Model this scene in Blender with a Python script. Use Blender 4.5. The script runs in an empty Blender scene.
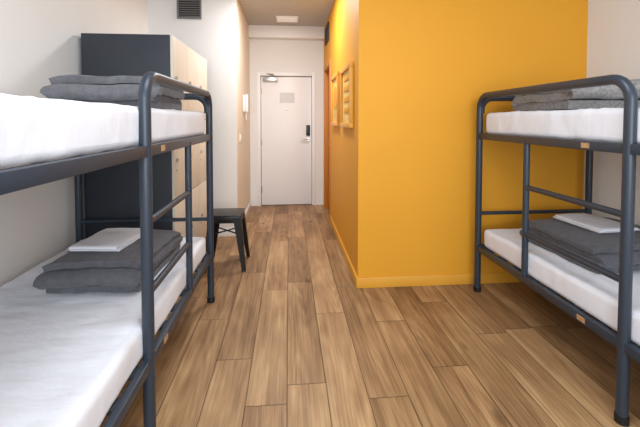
import bpy, bmesh, math, random
from mathutils import Vector, noise
random.seed(4)
S=bpy.context.scene
try:
    S.view_settings.view_transform='Standard'; S.view_settings.look='None'
except Exception: pass

# ---------------------------------------------------------------- materials
def sl(c):
    return tuple(((x/255)/12.92 if x/255<=.04045 else ((x/255+.055)/1.055)**2.4) for x in c)+(1,)
def mat(name,rgb,rough=.6,metal=0,nscale=8,namt=.05,bump=0,bscale=60,sheen=0,stretch=(1,1,1),spec=.5,bdist=.01):
    m=bpy.data.materials.new(name); m.use_nodes=True; nt=m.node_tree; N=nt.nodes; L=nt.links
    b=N['Principled BSDF']; b.inputs['Roughness'].default_value=rough; b.inputs['Metallic'].default_value=metal
    b.inputs['Specular IOR Level'].default_value=spec
    if sheen: b.inputs['Sheen Weight'].default_value=sheen
    tc=N.new('ShaderNodeTexCoord'); mp=N.new('ShaderNodeMapping'); mp.inputs['Scale'].default_value=stretch
    L.new(tc.outputs['Object'],mp.inputs['Vector'])
    n=N.new('ShaderNodeTexNoise'); n.inputs['Scale'].default_value=nscale; n.inputs['Detail'].default_value=4
    L.new(mp.outputs[0],n.inputs['Vector'])
    r=N.new('ShaderNodeValToRGB'); c=sl(rgb)
    r.color_ramp.elements[0].position=.3; r.color_ramp.elements[1].position=.7
    r.color_ramp.elements[0].color=tuple(x*(1-namt) for x in c[:3])+(1,)
    r.color_ramp.elements[1].color=tuple(min(1,x*(1+namt)) for x in c[:3])+(1,)
    L.new(n.outputs['Fac'],r.inputs[0]); L.new(r.outputs[0],b.inputs['Base Color'])
    if bump:
        n2=N.new('ShaderNodeTexNoise'); n2.inputs['Scale'].default_value=bscale; n2.inputs['Detail'].default_value=5
        L.new(mp.outputs[0],n2.inputs['Vector'])
        bp=N.new('ShaderNodeBump'); bp.inputs['Strength'].default_value=bump; bp.inputs['Distance'].default_value=bdist
        L.new(n2.outputs['Fac'],bp.inputs['Height']); L.new(bp.outputs[0],b.inputs['Normal'])
    return m
M={}
M['white_wall']=mat('white_wall_paint',(235,234,231),.85,nscale=2,namt=.015,bump=.05,bscale=150)
M['bounce_tint_wall']=mat('wall_paint_bounce_tint',(234,227,212),.85,nscale=2,namt=.015,bump=.05,bscale=150)  # cream tint puts the yellow wall's reflected light into the colour
M['yellow']=mat('yellow_wall_paint',(224,158,44),.6,nscale=1.5,namt=.02,bump=.05,bscale=150,spec=.3)
M['yellow_trim']=mat('yellow_trim_paint',(225,162,54),.45,nscale=3,namt=.02)
M['orange']=mat('orange_door_paint',(200,125,38),.5,nscale=3,namt=.03)
M['ceil']=mat('ceiling_paint',(190,188,186),.9,nscale=2,namt=.01)
M['bright']=mat('white_lacquer',(242,241,240),.4,nscale=3,namt=.01)
M['steel']=mat('slate_powder_coat',(44,54,66),.36,nscale=40,namt=.05,bump=.04,bscale=400)
M['cap']=mat('black_rubber',(18,18,20),.6)
M['sheet']=mat('white_cotton_sheet',(228,230,237),.9,nscale=4,namt=.02,bump=.4,bscale=6,stretch=(1,2.2,1.2),bdist=.015,spec=.1)
M['sheet2']=mat('folded_white_linen',(222,223,229),.85,nscale=6,namt=.02,bump=.25,bscale=30,spec=.1)
M['grey']=mat('grey_fleece',(104,104,108),.95,nscale=30,namt=.15,bump=.6,bscale=120,sheen=.15,spec=.1)
M['grey_d']=mat('dark_grey_fleece',(92,92,97),.95,nscale=30,namt=.15,bump=.6,bscale=120,sheen=.15,spec=.1)
M['towel']=mat('grey_towel_terry',(148,145,143),.95,nscale=60,namt=.3,bump=.8,bscale=200,sheen=.1,spec=.1)
M['lock_dark']=mat('charcoal_laminate',(46,51,59),.55,nscale=5,namt=.05)
M['lock_front']=mat('cream_laminate',(218,211,196),.5,nscale=12,namt=.05,stretch=(1,1,.1))
M['black']=mat('black_painted_metal',(16,16,18),.35)
M['chrome']=mat('brushed_chrome',(190,190,190),.25,1)
M['darkgrille']=mat('dark_grille',(52,52,54),.5)
M['grille']=mat('grey_grille',(120,120,120),.5)
M['label']=mat('kraft_label',(176,140,100),.7,nscale=50,namt=.2)
M['poster']=mat('poster_print',(236,196,105),.5,nscale=5,namt=.25)
M['plastic']=mat('white_plastic',(240,240,238),.35)
M['paper']=mat('printed_paper',(222,222,222),.7,nscale=90,namt=.15)
M['slat']=mat('dark_slat',(50,55,60),.6)

def emis(name,col,s):
    m=bpy.data.materials.new(name); m.use_nodes=True; b=m.node_tree.nodes['Principled BSDF']
    b.inputs['Emission Color'].default_value=(*col,1); b.inputs['Emission Strength'].default_value=s
    return m
M['lamp']=emis('lamp_diffuser',(1,.96,.9),.2)

def floor_mat():
    m=bpy.data.materials.new('wood_plank_tiles'); m.use_nodes=True; nt=m.node_tree; N=nt.nodes; L=nt.links
    b=N['Principled BSDF']
    def val(x,sock):
        if hasattr(x,'links'): L.new(x,sock)
        else: sock.default_value=x
    def mth(op,a,c=None,d=None):
        n=N.new('ShaderNodeMath'); n.operation=op; val(a,n.inputs[0])
        if c is not None: val(c,n.inputs[1])
        if d is not None: val(d,n.inputs[2])
        return n.outputs[0]
    tc=N.new('ShaderNodeTexCoord'); sp=N.new('ShaderNodeSeparateXYZ'); L.new(tc.outputs['Object'],sp.inputs[0])
    W,LN=.198,1.2
    u=mth('DIVIDE',mth('ADD',sp.outputs[0],10*W+.012),W); row=mth('FLOOR',u); fu=mth('FRACT',u)
    wn=N.new('ShaderNodeTexWhiteNoise'); wn.noise_dimensions='1D'; L.new(row,wn.inputs['W'])
    v=mth('ADD',mth('DIVIDE',sp.outputs[1],LN),mth('MULTIPLY',wn.outputs['Value'],5.0)); cell=mth('FLOOR',v); fv=mth('FRACT',v)
    cb=N.new('ShaderNodeCombineXYZ'); L.new(row,cb.inputs[0]); L.new(cell,cb.inputs[1])
    w2=N.new('ShaderNodeTexWhiteNoise'); w2.noise_dimensions='2D'; L.new(cb.outputs[0],w2.inputs['Vector'])
    seed=w2.outputs['Value']
    du=mth('MULTIPLY',mth('MINIMUM',fu,mth('SUBTRACT',1.0,fu)),W)
    dv=mth('MULTIPLY',mth('MINIMUM',fv,mth('SUBTRACT',1.0,fv)),LN)
    edge=mth('MINIMUM',du,dv)
    groove=N.new('ShaderNodeMapRange'); groove.inputs['From Min'].default_value=.0016; groove.inputs['From Max'].default_value=.0036
    L.new(edge,groove.inputs[0])
    def nz(x,y,det=6,w=40,dist=0,ro=.6):
        mp=N.new('ShaderNodeMapping'); mp.inputs['Scale'].default_value=(x,y,1); L.new(tc.outputs['Object'],mp.inputs['Vector'])
        n=N.new('ShaderNodeTexNoise'); n.noise_dimensions='4D'; n.inputs['Scale'].default_value=1; n.inputs['Detail'].default_value=det
        n.inputs['Distortion'].default_value=dist; n.inputs['Roughness'].default_value=ro
        L.new(mp.outputs[0],n.inputs['Vector']); L.new(mth('MULTIPLY',seed,float(w)),n.inputs['W']); return n.outputs['Fac']
    g1=nz(24,.9,6,40,0)
    g2=nz(130,2.2,4,60,0)
    g3=nz(5,1.6,3,80,.2)
    field=nz(6,.55,1.5,90,0,.4)
    rings=mth('MULTIPLY',mth('ADD',mth('SINE',mth('MULTIPLY',field,95.0)),1.0),.5)
    tone=mth('ADD',mth('MULTIPLY',seed,.18),mth('ADD',mth('MULTIPLY',g1,.42),mth('ADD',mth('MULTIPLY',g2,.44),mth('ADD',mth('MULTIPLY',g3,.56),mth('MULTIPLY',rings,.06)))))
    r=N.new('ShaderNodeValToRGB'); cr=r.color_ramp
    cr.elements[0].position=.58; cr.elements[0].color=sl((98,71,46))
    cr.elements[1].position=1.0; cr.elements[1].color=sl((192,158,116))
    e=cr.elements.new(.73); e.color=sl((139,106,72))
    e=cr.elements.new(.87); e.color=sl((167,132,93))
    L.new(mth('SUBTRACT',tone,.015),r.inputs[0])
    # scattered elongated knots
    mp=N.new('ShaderNodeMapping'); mp.inputs['Scale'].default_value=(4.6,1.9,1); L.new(tc.outputs['Object'],mp.inputs['Vector'])
    vo=N.new('ShaderNodeTexVoronoi'); vo.inputs['Scale'].default_value=1.0; L.new(mp.outputs[0],vo.inputs['Vector'])
    kd=N.new('ShaderNodeMapRange'); kd.inputs['From Min'].default_value=.02; kd.inputs['From Max'].default_value=.14
    kd.inputs['To Min'].default_value=.35; kd.inputs['To Max'].default_value=1
    L.new(mth('ADD',vo.outputs['Distance'],mth('MULTIPLY',mth('SUBTRACT',g1,.5),.10)),kd.inputs[0])
    mul=mth('MULTIPLY',kd.outputs[0],mth('ADD',mth('MULTIPLY',groove.outputs[0],.6),.4))
    mx=N.new('ShaderNodeVectorMath'); mx.operation='SCALE'; L.new(r.outputs[0],mx.inputs[0]); L.new(mul,mx.inputs['Scale'])
    L.new(mx.outputs[0],b.inputs['Base Color'])
    val(mth('ADD',mth('MULTIPLY',g2,.2),.38),b.inputs['Roughness'])
    b.inputs['Specular IOR Level'].default_value=.4
    bp=N.new('ShaderNodeBump'); bp.inputs['Strength'].default_value=.35; bp.inputs['Distance'].default_value=.003
    L.new(mth('ADD',groove.outputs[0],mth('MULTIPLY',g2,.3)),bp.inputs['Height']); L.new(bp.outputs[0],b.inputs['Normal'])
    return m
M['floor']=floor_mat()

# ---------------------------------------------------------------- helpers
def link(o,parent=None):
    S.collection.objects.link(o)
    if parent: o.parent=parent
    return o
def empty(name,loc=(0,0,0)):
    e=bpy.data.objects.new(name,None); e.empty_display_size=.1; S.collection.objects.link(e); return e
def smooth(me,ang=40):
    for p in me.polygons: p.use_smooth=True
    try: me.set_sharp_from_angle(angle=math.radians(ang))
    except Exception: pass
def boxes(name,lst,mt,parent=None,bev=.003,seg=2):
    """one mesh made of bevelled boxes: (x0,x1,y0,y1,z0,z1)"""
    bm=bmesh.new()
    for (x0,x1,y0,y1,z0,z1) in lst:
        r=bmesh.ops.create_cube(bm,size=1)
        for v in r['verts']:
            v.co=Vector(((x0+x1)/2+v.co.x*(x1-x0),(y0+y1)/2+v.co.y*(y1-y0),(z0+z1)/2+v.co.z*(z1-z0)))
        if bev:
            es=list({e for v in r['verts'] for e in v.link_edges})
            bmesh.ops.bevel(bm,geom=es,offset=bev,segments=seg,affect='EDGES',profile=.5)
    me=bpy.data.meshes.new(name); bm.to_mesh(me); bm.free(); me.materials.append(mt)
    if bev: smooth(me)
    return link(bpy.data.objects.new(name,me),parent)
def round_path(pts,rad,seg=8):
    pts=[Vector(p) for p in pts]; out=[pts[0]]
    for i in range(1,len(pts)-1):
        a,b,c=pts[i-1],pts[i],pts[i+1]
        d1=(a-b).normalized(); d2=(c-b).normalized()
        if abs(d1.dot(d2))>.999: out.append(b); continue
        p0=b+d1*rad; p1=b+d2*rad
        cen=b+(d1+d2)*rad if abs(d1.dot(d2))<.01 else None
        for k in range(seg+1):
            t=k/seg
            if cen is not None:
                a2=t*math.pi/2
                out.append(cen-d2*rad*math.cos(a2)-d1*rad*math.sin(a2))
            else: out.append(p0*(1-t)**2+b*2*t*(1-t)+p1*t*t)
    out.append(pts[-1]); return out
def tubes(name,paths,mt,parent=None,seg=14):
    bm=bmesh.new()
    for pts,r in paths:
        pts=[Vector(p) for p in pts]; rings=[]
        t0=(pts[1]-pts[0]).normalized()
        up=Vector((0,0,1)) if abs(t0.z)<.9 else Vector((1,0,0))
        n=(up-t0*up.dot(t0)).normalized()
        for i,p in enumerate(pts):
            if i==0:t=pts[1]-p
            elif i==len(pts)-1:t=p-pts[i-1]
            else:t=(pts[i+1]-p).normalized()+(p-pts[i-1]).normalized()
            t.normalize(); n=(n-t*n.dot(t)).normalized(); b=t.cross(n)
            rings.append([bm.verts.new(p+(n*math.cos(a)+b*math.sin(a))*r) for a in [2*math.pi*k/seg for k in range(seg)]])
        for i in range(len(rings)-1):
            for k in range(seg):
                bm.faces.new((rings[i][k],rings[i][(k+1)%seg],rings[i+1][(k+1)%seg],rings[i+1][k]))
        bm.faces.new(rings[0][::-1]); bm.faces.new(rings[-1])
    bmesh.ops.recalc_face_normals(bm,faces=bm.faces)
    me=bpy.data.meshes.new(name); bm.to_mesh(me); bm.free(); me.materials.append(mt); smooth(me,50)
    return link(bpy.data.objects.new(name,me),parent)
def cyl(name,c,axis,r,h,mt,parent=None):
    a=Vector(axis).normalized()*h/2; c=Vector(c)
    return tubes(name,[([c-a,c+a],r)],mt,parent,20)
def disp(co,amp,sc,seed):
    q=Vector((co.x*sc[0],co.y*sc[1],co.z*sc[2]))+Vector((seed*3.1,seed*1.7,seed))
    return Vector((noise.noise(q),noise.noise(q+Vector((7,3,1))),noise.noise(q+Vector((2,9,5)))))*amp
def soft_box(name,x0,x1,y0,y1,z0,z1,rad,mt,step=.028,amp=.006,sc=(4,7,5),seed=0,parent=None,amp2=0):
    bm=bmesh.new(); r=bmesh.ops.create_cube(bm,size=1)
    for v in r['verts']:
        v.co=Vector(((x0+x1)/2+v.co.x*(x1-x0),(y0+y1)/2+v.co.y*(y1-y0),(z0+z1)/2+v.co.z*(z1-z0)))
    bmesh.ops.bevel(bm,geom=list(bm.edges),offset=rad,segments=5,affect='EDGES',profile=.5)
    for ax,(a,b) in enumerate(((x0,x1),(y0,y1),(z0,z1))):
        n=max(2,int((b-a-2*rad)/step)); no=Vector((0,0,0)); no[ax]=1
        for k in range(n+1):
            p=Vector((0,0,0)); p[ax]=a+rad+(b-a-2*rad)*k/n+1e-5
            bmesh.ops.bisect_plane(bm,geom=list(bm.verts)+list(bm.edges)+list(bm.faces),plane_co=p,plane_no=no)
    for v in bm.verts:
        c=v.co.copy()
        d=disp(c,amp,sc,seed)
        if amp2:
            # ridged creases: fitted sheet pulled across the mattress
            q=Vector((c.x*3.5+c.y*1.5,c.y*9-c.x*2,c.z*5))+Vector((seed*2.3,seed,seed*.7))
            rg=(1-abs(noise.noise(q))*2.2); rg=max(0,rg)**4
            d+=Vector(((.6 if c.x>(x0+x1)/2 else -.6)*rg*amp2,0,rg*amp2))
        if c.z<z0+.03: d.z=0
        v.co+=d
    me=bpy.data.meshes.new(name); bm.to_mesh(me); bm.free(); me.materials.append(mt); smooth(me,70)
    return link(bpy.data.objects.new(name,me),parent)
def folded(name,cx,cy,z0,w,l,n,t,mt,seed=0,rot=0,amp=.006,gap=.78):
    """cloth folded back and forth into n layers: serpentine cross-section extruded over the width"""
    rnd=random.Random(seed); path=[]
    hl=l/2; r=t/2
    for k in range(n):
        z=t/2+k*t
        j0=rnd.uniform(-.03,.004); j1=rnd.uniform(-.03,.004)
        ya,yb=-hl+r-j0,hl-r+j1
        seg=[(ya+(yb-ya)*i/18,z) for i in range(19)]
        if k%2: seg=seg[::-1]
        path+=seg
        if k<n-1:
            s=1 if k%2==0 else -1; yc=seg[-1][0]
            for i in range(1,6):
                a=-math.pi/2+math.pi*i/6
                path.append((yc+s*math.cos(a)*r*1.5,z+r+math.sin(a)*r))
    nx=30; bm=bmesh.new(); rows=[]
    jit=[rnd.uniform(-.03,.03) for _ in range(n+1)]
    for i in range(nx+1):
        f=i/nx-.5; row=[]
        for (y,z) in path:
            k=min(n-1,int(z/t)); x=f*(w+jit[k])
            c=Vector((x,y,z)); d=disp(c,amp,(5,5,4),seed)+disp(c,amp*.5,(14,14,8),seed+2)
            d.z=d.z*min(1,z/(t*1.2))
            sag=-.12*t*n*(abs(2*f)**5)*(z/(n*t))-.08*t*n*(abs(y/hl)**5)*(z/(n*t))
            c+=d; c.z=max(c.z+sag,t*.5)
            row.append(bm.verts.new(c))
        rows.append(row)
    for i in range(nx):
        for k in range(len(path)-1):
            bm.faces.new((rows[i][k],rows[i+1][k],rows[i+1][k+1],rows[i][k+1]))
    bmesh.ops.recalc_face_normals(bm,faces=bm.faces)
    me=bpy.data.meshes.new(name); bm.to_mesh(me); bm.free(); me.materials.append(mt)
    o=bpy.data.objects.new(name,me); link(o); o.location=(cx,cy,z0); o.rotation_euler=(0,0,rot)
    m=o.modifiers.new('thick','SOLIDIFY'); m.thickness=t*gap; m.offset=0
    b=o.modifiers.new('bev','BEVEL'); b.width=t*.36; b.segments=4; b.limit_method='ANGLE'; b.angle_limit=math.radians(50)
    for p in me.polygons:p.use_smooth=True
    return o

# ---------------------------------------------------------------- room shell
XL,XR=-1.57,2.47; YB=-1.7; YL=4.36; YY=2.915; XC0,XC1=-.60,.55; YE=5.86; CZ=2.78; T=.12
def wall(name,*b,m='white_wall'): return boxes(name,[b],M[m],bev=0)
wall('floor',XL-T,XR+T,YB-T,YE+T,-.1,0,m='floor')
wall('ceiling',XL-T,XR+T,YB-T,YE+T,CZ,CZ+.1,m='ceil')
wall('wall_left',XL-T,XL,YB-T,YL+T,0,CZ)
wall('wall_right',XR,XR+T,YB-T,YY,0,CZ,m='white_wall')
wall('wall_locker_side',XL,XC0,YL,YL+T,0,CZ)
wall('wall_corridor_left',XC0-T,XC0,YL+T,YE,0,CZ,m='bounce_tint_wall')
wall('wall_yellow_front',XC1,XR+T,YY,YY+T,0,CZ,m='yellow')
DY0,DY1,DZ=4.86,5.68,2.14
boxes('wall_corridor_right',[(XC1,XC1+T,YY+T,DY0,0,CZ),(XC1,XC1+T,DY1,YE,0,CZ),(XC1,XC1+T,DY0,DY1,DZ,CZ)],M['yellow'],bev=0)
EX0,EX1,EZ=-.49,.42,2.09
boxes('wall_end',[(XC0-T,EX0,YE,YE+T,0,CZ),(EX1,XC1+T,YE,YE+T,0,CZ),(EX0,EX1,YE,YE+T,EZ,CZ)],M['white_wall'],bev=0)
boxes('trim_bulkhead',[(XC0,XC1,YE-.14,YE,2.60,CZ)],M['bright'],bev=.002)
WX0,WX1,WZ0,WZ1=-1.0,1.95,.85,2.5
boxes('wall_back',[(XL-T,WX0,YB-T,YB,0,CZ),(WX1,XR+T,YB-T,YB,0,CZ),(WX0,WX1,YB-T,YB,0,WZ0),(WX0,WX1,YB-T,YB,WZ1,CZ)],M['white_wall'],bev=0)
w=empty('window_1')
fr=.05; mx=(WX0+WX1)/2
boxes('frame',[(WX0,WX1,YB-.09,YB-.03,WZ0,WZ0+fr),(WX0,WX1,YB-.09,YB-.03,WZ1-fr,WZ1),(WX0,WX0+fr,YB-.09,YB-.03,WZ0+fr,WZ1-fr),(WX1-fr,WX1,YB-.09,YB-.03,WZ0+fr,WZ1-fr),(mx-fr/2,mx+fr/2,YB-.09,YB-.03,WZ0+fr,WZ1-fr)],M['bright'],w,.004)
bh,bt=.085,.013
boxes('baseboard_yellow_front',[(XC1-bt,XR,YY-bt,YY,0,bh)],M['yellow_trim'],bev=.002)
boxes('baseboard_corridor_right',[(XC1-bt,XC1,YY,DY0-.0,0,bh)],M['yellow_trim'],bev=.002)
boxes('baseboard_left',[(XL,XL+bt,YB,2.9,0,bh)],M['bright'],bev=.002)
boxes('baseboard_right',[(XR-bt,XR,YB,YY-bt,0,bh)],M['bright'],bev=.002)
boxes('baseboard_corridor_left',[(XC0,XC0+bt,YL-bt,YE-.01,0,bh)],M['bright'],bev=.002)
boxes('baseboard_locker_side',[(XL,XC0,YL-bt,YL,0,bh)],M['bright'],bev=.002)

# ---------------------------------------------------------------- entrance door
d=empty('door_1'); ys=YE+.035
boxes('door_leaf',[(-.43,.36,ys,ys+.04,.008,2.03)],M['bright'],d,.003)
boxes('door_frame',[(EX0,-.436,YE-.012,YE+.09,0,EZ),(.366,EX1,YE-.012,YE+.09,0,EZ),(-.436,.366,YE-.012,YE+.09,2.037,EZ)],M['bright'],d,.004)
boxes('backing',[(EX0,EX1,YE+.09,YE+.11,0,EZ)],M['grille'],d,0)
for i,z in enumerate((.25,1.0,1.8)): cyl('hinge_%d'%(i+1),(-.43,ys-.006,z),(0,0,1),.009,.1,M['chrome'],d)
boxes('lock_plate',[(.275,.335,ys-.022,ys,1.10,1.27)],M['black'],d,.008,3)
tubes('lever_handle',[(round_path([(.305,ys,1.045),(.305,ys-.05,1.045),(.18,ys-.05,1.045)],.012),.009),([(.305,ys,1.045),(.305,ys-.012,1.045)],.026)],M['chrome'],d)
boxes('door_closer',[(-.40,-.17,ys-.05,ys,1.955,2.01)],M['chrome'],d,.006)
tubes('closer_arm',[([(-.21,ys-.055,2.0),(-.21,ys-.06,2.03),(-.33,ys-.16,2.055),(-.23,YE-.016,2.06)],.008)],M['chrome'],d)
boxes('fire_notice',[(-.14,.09,ys-.004,ys-.0005,1.62,1.78)],M['paper'],d,0)
boxes('peephole_plate',[(-.05,-.02,ys-.006,ys,1.5,1.53)],M['chrome'],d,.002)

d=empty('door_2')
boxes('door_frame',[(XC1-.015,XC1+T,DY0,DY0+.055,0,DZ),(XC1-.015,XC1+T,DY1-.055,DY1,0,DZ),(XC1-.015,XC1+T,DY0+.055,DY1-.055,DZ-.055,DZ)],M['orange'],d,.004)
boxes('door_leaf',[(XC1+.05,XC1+.09,DY0+.058,DY1-.058,.008,DZ-.058)],M['orange'],d,.003)
tubes('lever_handle',[(round_path([(XC1+.05,DY0+.12,1.02),(XC1+.0,DY0+.12,1.02),(XC1+.0,DY0+.24,1.02)],.012),.009)],M['chrome'],d)

def picture(y0,y1,z0,z1,kind):
    e=empty('picture_frame'); x=XC1; f=.045
    boxes('frame',[(x-.035,x,y0,y1,z0,z0+f),(x-.035,x,y0,y1,z1-f,z1),(x-.035,x,y0,y0+f,z0+f,z1-f),(x-.035,x,y1-f,y1,z0+f,z1-f)],M['yellow_trim'],e,.004)
    boxes('print',[(x-.012,x-.002,y0+f,y1-f,z0+f,z1-f)],M['poster'],e,0)
    cy,cz=(y0+y1)/2,(z0+z1)/2
    if kind: cyl('round_motif',(x-.016,cy,cz+.03),(1,0,0),.13,.006,M['yellow'],e)
    else: boxes('bar_motif',[(x-.018,x-.012,cy-.15,cy+.15,cz-.15+k*.1,cz-.10+k*.1) for k in range(4)],M['yellow'],e,.001)
picture(3.13,3.74,1.28,1.85,0)
picture(3.96,4.56,1.28,1.87,1)

def grille(name,x0,x1,y0,y1,z0,z1,axis,n,mf,mb):
    e=empty(name)
    f=.018
    if axis=='y':
        boxes('surround',[(x0,x1,y0,y1,z0,z0+f),(x0,x1,y0,y1,z1-f,z1),(x0,x0+f,y0,y1,z0+f,z1-f),(x1-f,x1,y0,y1,z0+f,z1-f)],M[mf],e,.002)
        boxes('backing',[(x0+f,x1-f,y1-.004,y1-.001,z0+f,z1-f)],M[mb],e,0)
        boxes('louvres',[(x0+f,x1-f,y0+.004,y1-.006,z0+f+(z1-z0-2*f)*(k+.3)/n,z0+f+(z1-z0-2*f)*(k+.6)/n) for k in range(n)],M[mf],e,0)
    else:
        boxes('surround',[(x0,x1,y0,y1,z0,z0+f),(x0,x1,y0,y1,z1-f,z1),(x0,x1,y0,y0+f,z0+f,z1-f),(x0,x1,y1-f,y1,z0+f,z1-f)],M[mf],e,.002)
        boxes('backing',[(x1-.004,x1-.001,y0+f,y1-f,z0+f,z1-f)],M[mb],e,0)
        boxes('louvres',[(x0+.004,x1-.006,y0+f,y1-f,z0+f+(z1-z0-2*f)*(k+.3)/n,z0+f+(z1-z0-2*f)*(k+.6)/n) for k in range(n)],M[mf],e,0)
grille('air_vent',-1.25,-.98,YL-.02,YL,2.49,2.75,'y',9,'grille','cap')
grille('air_vent',XC1-.02,XC1,5.05,5.5,2.44,2.68,'x',7,'darkgrille','cap')

e=empty('ceiling_lamp')
boxes('housing',[(-.17,.14,5.18,5.45,CZ-.02,CZ)],M['bright'],e,.006)
boxes('diffuser',[(-.15,.12,5.20,5.43,CZ-.024,CZ-.0195)],M['lamp'],e,.002)

e=empty('wall_intercom')
boxes('base',[(XC0,XC0+.03,4.98,5.08,1.46,1.68)],M['plastic'],e,.006)
boxes('handset',[(XC0+.03,XC0+.065,4.985,5.035,1.45,1.69)],M['plastic'],e,.014,3)
tubes('cord',[(round_path([(XC0+.045,5.01,1.45),(XC0+.04,5.01,1.34),(XC0+.02,5.05,1.36),(XC0+.015,5.05,1.46)],.02),.004)],M['plastic'],e)
e=empty('light_switch')
boxes('plate',[(XC0,XC0+.012,4.60,4.69,1.08,1.17)],M['plastic'],e,.003)
boxes('rocker',[(XC0+.012,XC0+.017,4.62,4.67,1.10,1.15)],M['bright'],e,.002)

# ---------------------------------------------------------------- lockers
e=empty('storage_locker')
lx0,lx1,ly0,ly1,lz=XL+.035,-.895,2.92,4.12,1.995
boxes('carcass',[(lx0,lx1,ly0,ly1,0.0,lz)],M['lock_dark'],e,.004)
dl=[];cols=3;rws=3;g=.006
for c in range(cols):
    for r in range(rws):
        a=ly0+(ly1-ly0)*c/cols; b=ly0+(ly1-ly0)*(c+1)/cols; z0=.08+(lz-.08)*r/rws; z1=.08+(lz-.08)*(r+1)/rws
        dl.append((lx1+.001,lx1+.02,a+g/2,b-g/2,z0+g/2,z1-g/2))
boxes('doors',dl,M['lock_front'],e,.002)
kn=[]
for c in range(cols):
    for r in range(rws):
        a=ly0+(ly1-ly0)*c/cols+.06; z0=.08+(lz-.08)*(r+.5)/rws
        kn.append(([(lx1+.018,a,z0),(lx1+.036,a,z0)],.014)); kn.append(([(lx1+.018,a,z0-.08),(lx1+.024,a,z0-.08)],.01))
tubes('door_knobs',kn,M['chrome'],e)

# ---------------------------------------------------------------- stool
e=empty('metal_stool'); sx,sy,sz=-.575,3.50,.495
def stool():
    h=.148
    boxes('seat',[(sx-h,sx+h,sy-h,sy+h,sz-.012,sz)],M['black'],e,.005,3)
    boxes('seat_skirt',[(sx-h+.004,sx+h-.004,sy-h+.004,sy-h+.008,sz-.07,sz-.012),(sx-h+.004,sx+h-.004,sy+h-.008,sy+h-.004,sz-.07,sz-.012),
        (sx-h+.004,sx-h+.008,sy-h+.008,sy+h-.008,sz-.07,sz-.012),(sx+h-.008,sx+h-.004,sy-h+.008,sy+h-.008,sz-.07,sz-.012)],M['black'],e,.001)
    bm=bmesh.new()
    for ax in (-1,1):
        for ay in (-1,1):
            T0=Vector((sx+ax*(h-.004),sy+ay*(h-.004),sz-.02)); B0=Vector((sx+ax*.19,sy+ay*.19,0.0))
            for dx,dy in ((1,0),(0,1)):
                wt,wb=.07,.034; th=.004
                vs=[]
                for P,wd in ((T0,wt),(B0,wb)):
                    o=Vector((-ax*dx*wd,-ay*dy*wd,0)); n=Vector((-ax*dy*th,-ay*dx*th,0))
                    vs+= [bm.verts.new(P),bm.verts.new(P+o),bm.verts.new(P+o+n),bm.verts.new(P+n)]
                for q in ((0,1,2,3),(7,6,5,4),(0,4,5,1),(1,5,6,2),(2,6,7,3),(3,7,4,0)): bm.faces.new([vs[i] for i in q])
    bmesh.ops.recalc_face_normals(bm,faces=bm.faces)
    me=bpy.data.meshes.new('legs'); bm.to_mesh(me); bm.free(); me.materials.append(M['black']); link(bpy.data.objects.new('legs',me),e)
    q=.15; z=.32
    tubes('cross_braces',[([(sx-q-.005,sy-q-.005,z),(sx+q,sy+q,z)],.007),([(sx-q,sy+q,z),(sx+q,sy-q,z)],.007)],M['black'],e)
stool()

# ---------------------------------------------------------------- bunk beds
YM,YF,Y0=2.20,2.78,.70; TOP=1.535; R=.024
UZ,LZ=1.225,.35
LT=.143; UT=.163
def bunk(xi,xo,YN):
    s=1 if xo>xi else -1; e=empty('bunk_bed')
    tubes('guard_loop',[(round_path([(xi,YN,.012),(xi,YN,TOP),(xi,YF,TOP),(xi,YF,.012)],.10),R)],M['steel'],e,18)
    tubes('far_end_loop',[(round_path([(xi+s*.012,YF,1.40),(xi+s*.012,YF,TOP-.015),(xo,YF,TOP-.015),(xo,YF,.012)],.09),R)],M['steel'],e,18)
    tubes('near_end_loop',[(round_path([(xi,Y0,.012),(xi,Y0,TOP),(xo,Y0,TOP),(xo,Y0,.012)],.09),R)],M['steel'],e,18)
    tubes('wall_guard',[([(xo,Y0,TOP-.1),(xo,YF,TOP-.1)],.012)],M['steel'],e)
    rails=[];slats=[]
    a,b=min(xi,xo),max(xi,xo)
    for z in (UZ,LZ):
        for x in (xi,xo): rails.append((x-.0155,x+.0155,Y0,YF,z-.024,z+.022))
        for y in (Y0,YF): rails.append((a,b,y-.015,y+.015,z-.024,z+.022))
        for k in range(12):
            y=Y0+.1+k*(YF-Y0-.2)/11; slats.append((a+.014,b-.014,y-.03,y+.03,z-.002,z+.016))
    boxes('side_rails',rails,M['steel'],e,.004)
    boxes('slats',slats,M['slat'],e,.002)
    tubes('ladder',[([(xi,YM,LZ),(xi,YM,UZ)],.019)]+[([(xi,YN,z),(xi,YM,z)],.016) for z in (.93,.635)],M['steel'],e,14)
    tubes('end_crossbars',[([(xi,y,.62),(xo,y,.62)],.014) for y in (Y0,YF)],M['steel'],e)
    tubes('foot_caps',[([(x,y,0),(x,y,.035)],R+.004) for x,y in ((xi,YN),(xi,YF),(xo,YF),(xi,Y0),(xo,Y0))],M['cap'],e)
    fx=xi-s*.0165
    boxes('labels',[(fx-.001,fx+.001,1.70,1.75,z-.014,z+.012) for z in (UZ,LZ)],M['label'],e,0)
    ma,mb=(a+.018,b-.03) if s>0 else (a+.03,b-.018)
    for i,(z,t) in enumerate(((UZ,UT),(LZ,LT))):
        soft_box('mattress_%d'%(i+1),ma,mb,Y0+.03,YF-.045,z+.017,z+.017+t,.03,M['sheet'],amp=.006,sc=(3,4,5),seed=i+(3 if s>0 else 0),amp2=.005,parent=e)
    return e
bunk(-.58,-1.50,1.56)
bunk(1.48,2.40,1.50)
MU=UZ+.017+UT+.003; ML=LZ+.017+LT+.003

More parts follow.
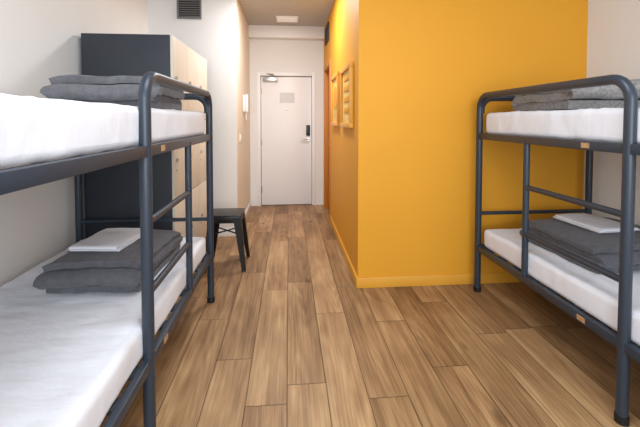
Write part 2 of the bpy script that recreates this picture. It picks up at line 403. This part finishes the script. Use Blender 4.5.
# bedding left
folded('folded_blanket',-.925,2.20,MU,.52,.54,4,.044,M['grey'],seed=1,rot=.03,amp=.012,gap=.86)
folded('folded_blanket',-.935,2.12,ML,.46,.62,4,.040,M['grey_d'],seed=3,rot=-.03,amp=.012)
folded('folded_sheet',-.98,2.13,ML+.162,.23,.36,3,.011,M['sheet2'],seed=4,rot=-.1,amp=.004)
# bedding right
folded('folded_blanket',1.90,2.22,MU,.66,.54,3,.060,M['towel'],seed=5,rot=-.03,amp=.012,gap=.84)
folded('folded_blanket',1.98,2.16,ML,.66,.62,4,.040,M['grey_d'],seed=6,rot=.05,amp=.012)
folded('folded_sheet',1.95,2.22,ML+.162,.28,.38,3,.011,M['sheet2'],seed=7,rot=.08,amp=.004)

# ---------------------------------------------------------------- lights
def area(name,loc,rot,sx_,sy_,p,col):
    l=bpy.data.lights.new(name,'AREA'); l.shape='RECTANGLE'; l.size=sx_; l.size_y=sy_; l.energy=p; l.color=col
    o=bpy.data.objects.new(name,l); o.location=loc; o.rotation_euler=rot; link(o); return o
area('window_daylight',((WX0+WX1)/2,YB-.15,(WZ0+WZ1)/2),(math.radians(90),0,0),WX1-WX0-.1,WZ1-WZ0-.1,118,(.87,.93,1))
area('room_fill_light',(.2,1.0,CZ-.06),(0,0,0),1.2,1.2,38,(.93,.96,1))  # added overhead fill for the room, unseen and without a fixture
area('corridor_fill_light',(-.02,4.05,CZ-.02),(0,0,0),.3,.3,34,(.96,.97,1))  # added lamp above the view, brightens the corridor instead of the visible fixture
w=bpy.data.worlds.new('world'); S.world=w; w.use_nodes=True
w.node_tree.nodes['Background'].inputs[0].default_value=(.8,.88,1,1); w.node_tree.nodes['Background'].inputs[1].default_value=1.0

# ---------------------------------------------------------------- camera
c=bpy.data.cameras.new('camera'); c.sensor_width=36; c.lens=372/640*36; c.clip_start=.02
P=2.0
c.shift_y=-(93.5-372*math.tan(math.radians(P)))/640
o=bpy.data.objects.new('camera',c); o.location=(0,0,1.35); o.rotation_euler=(math.radians(90-P),0,math.radians(-4.8)); link(o)
S.camera=o
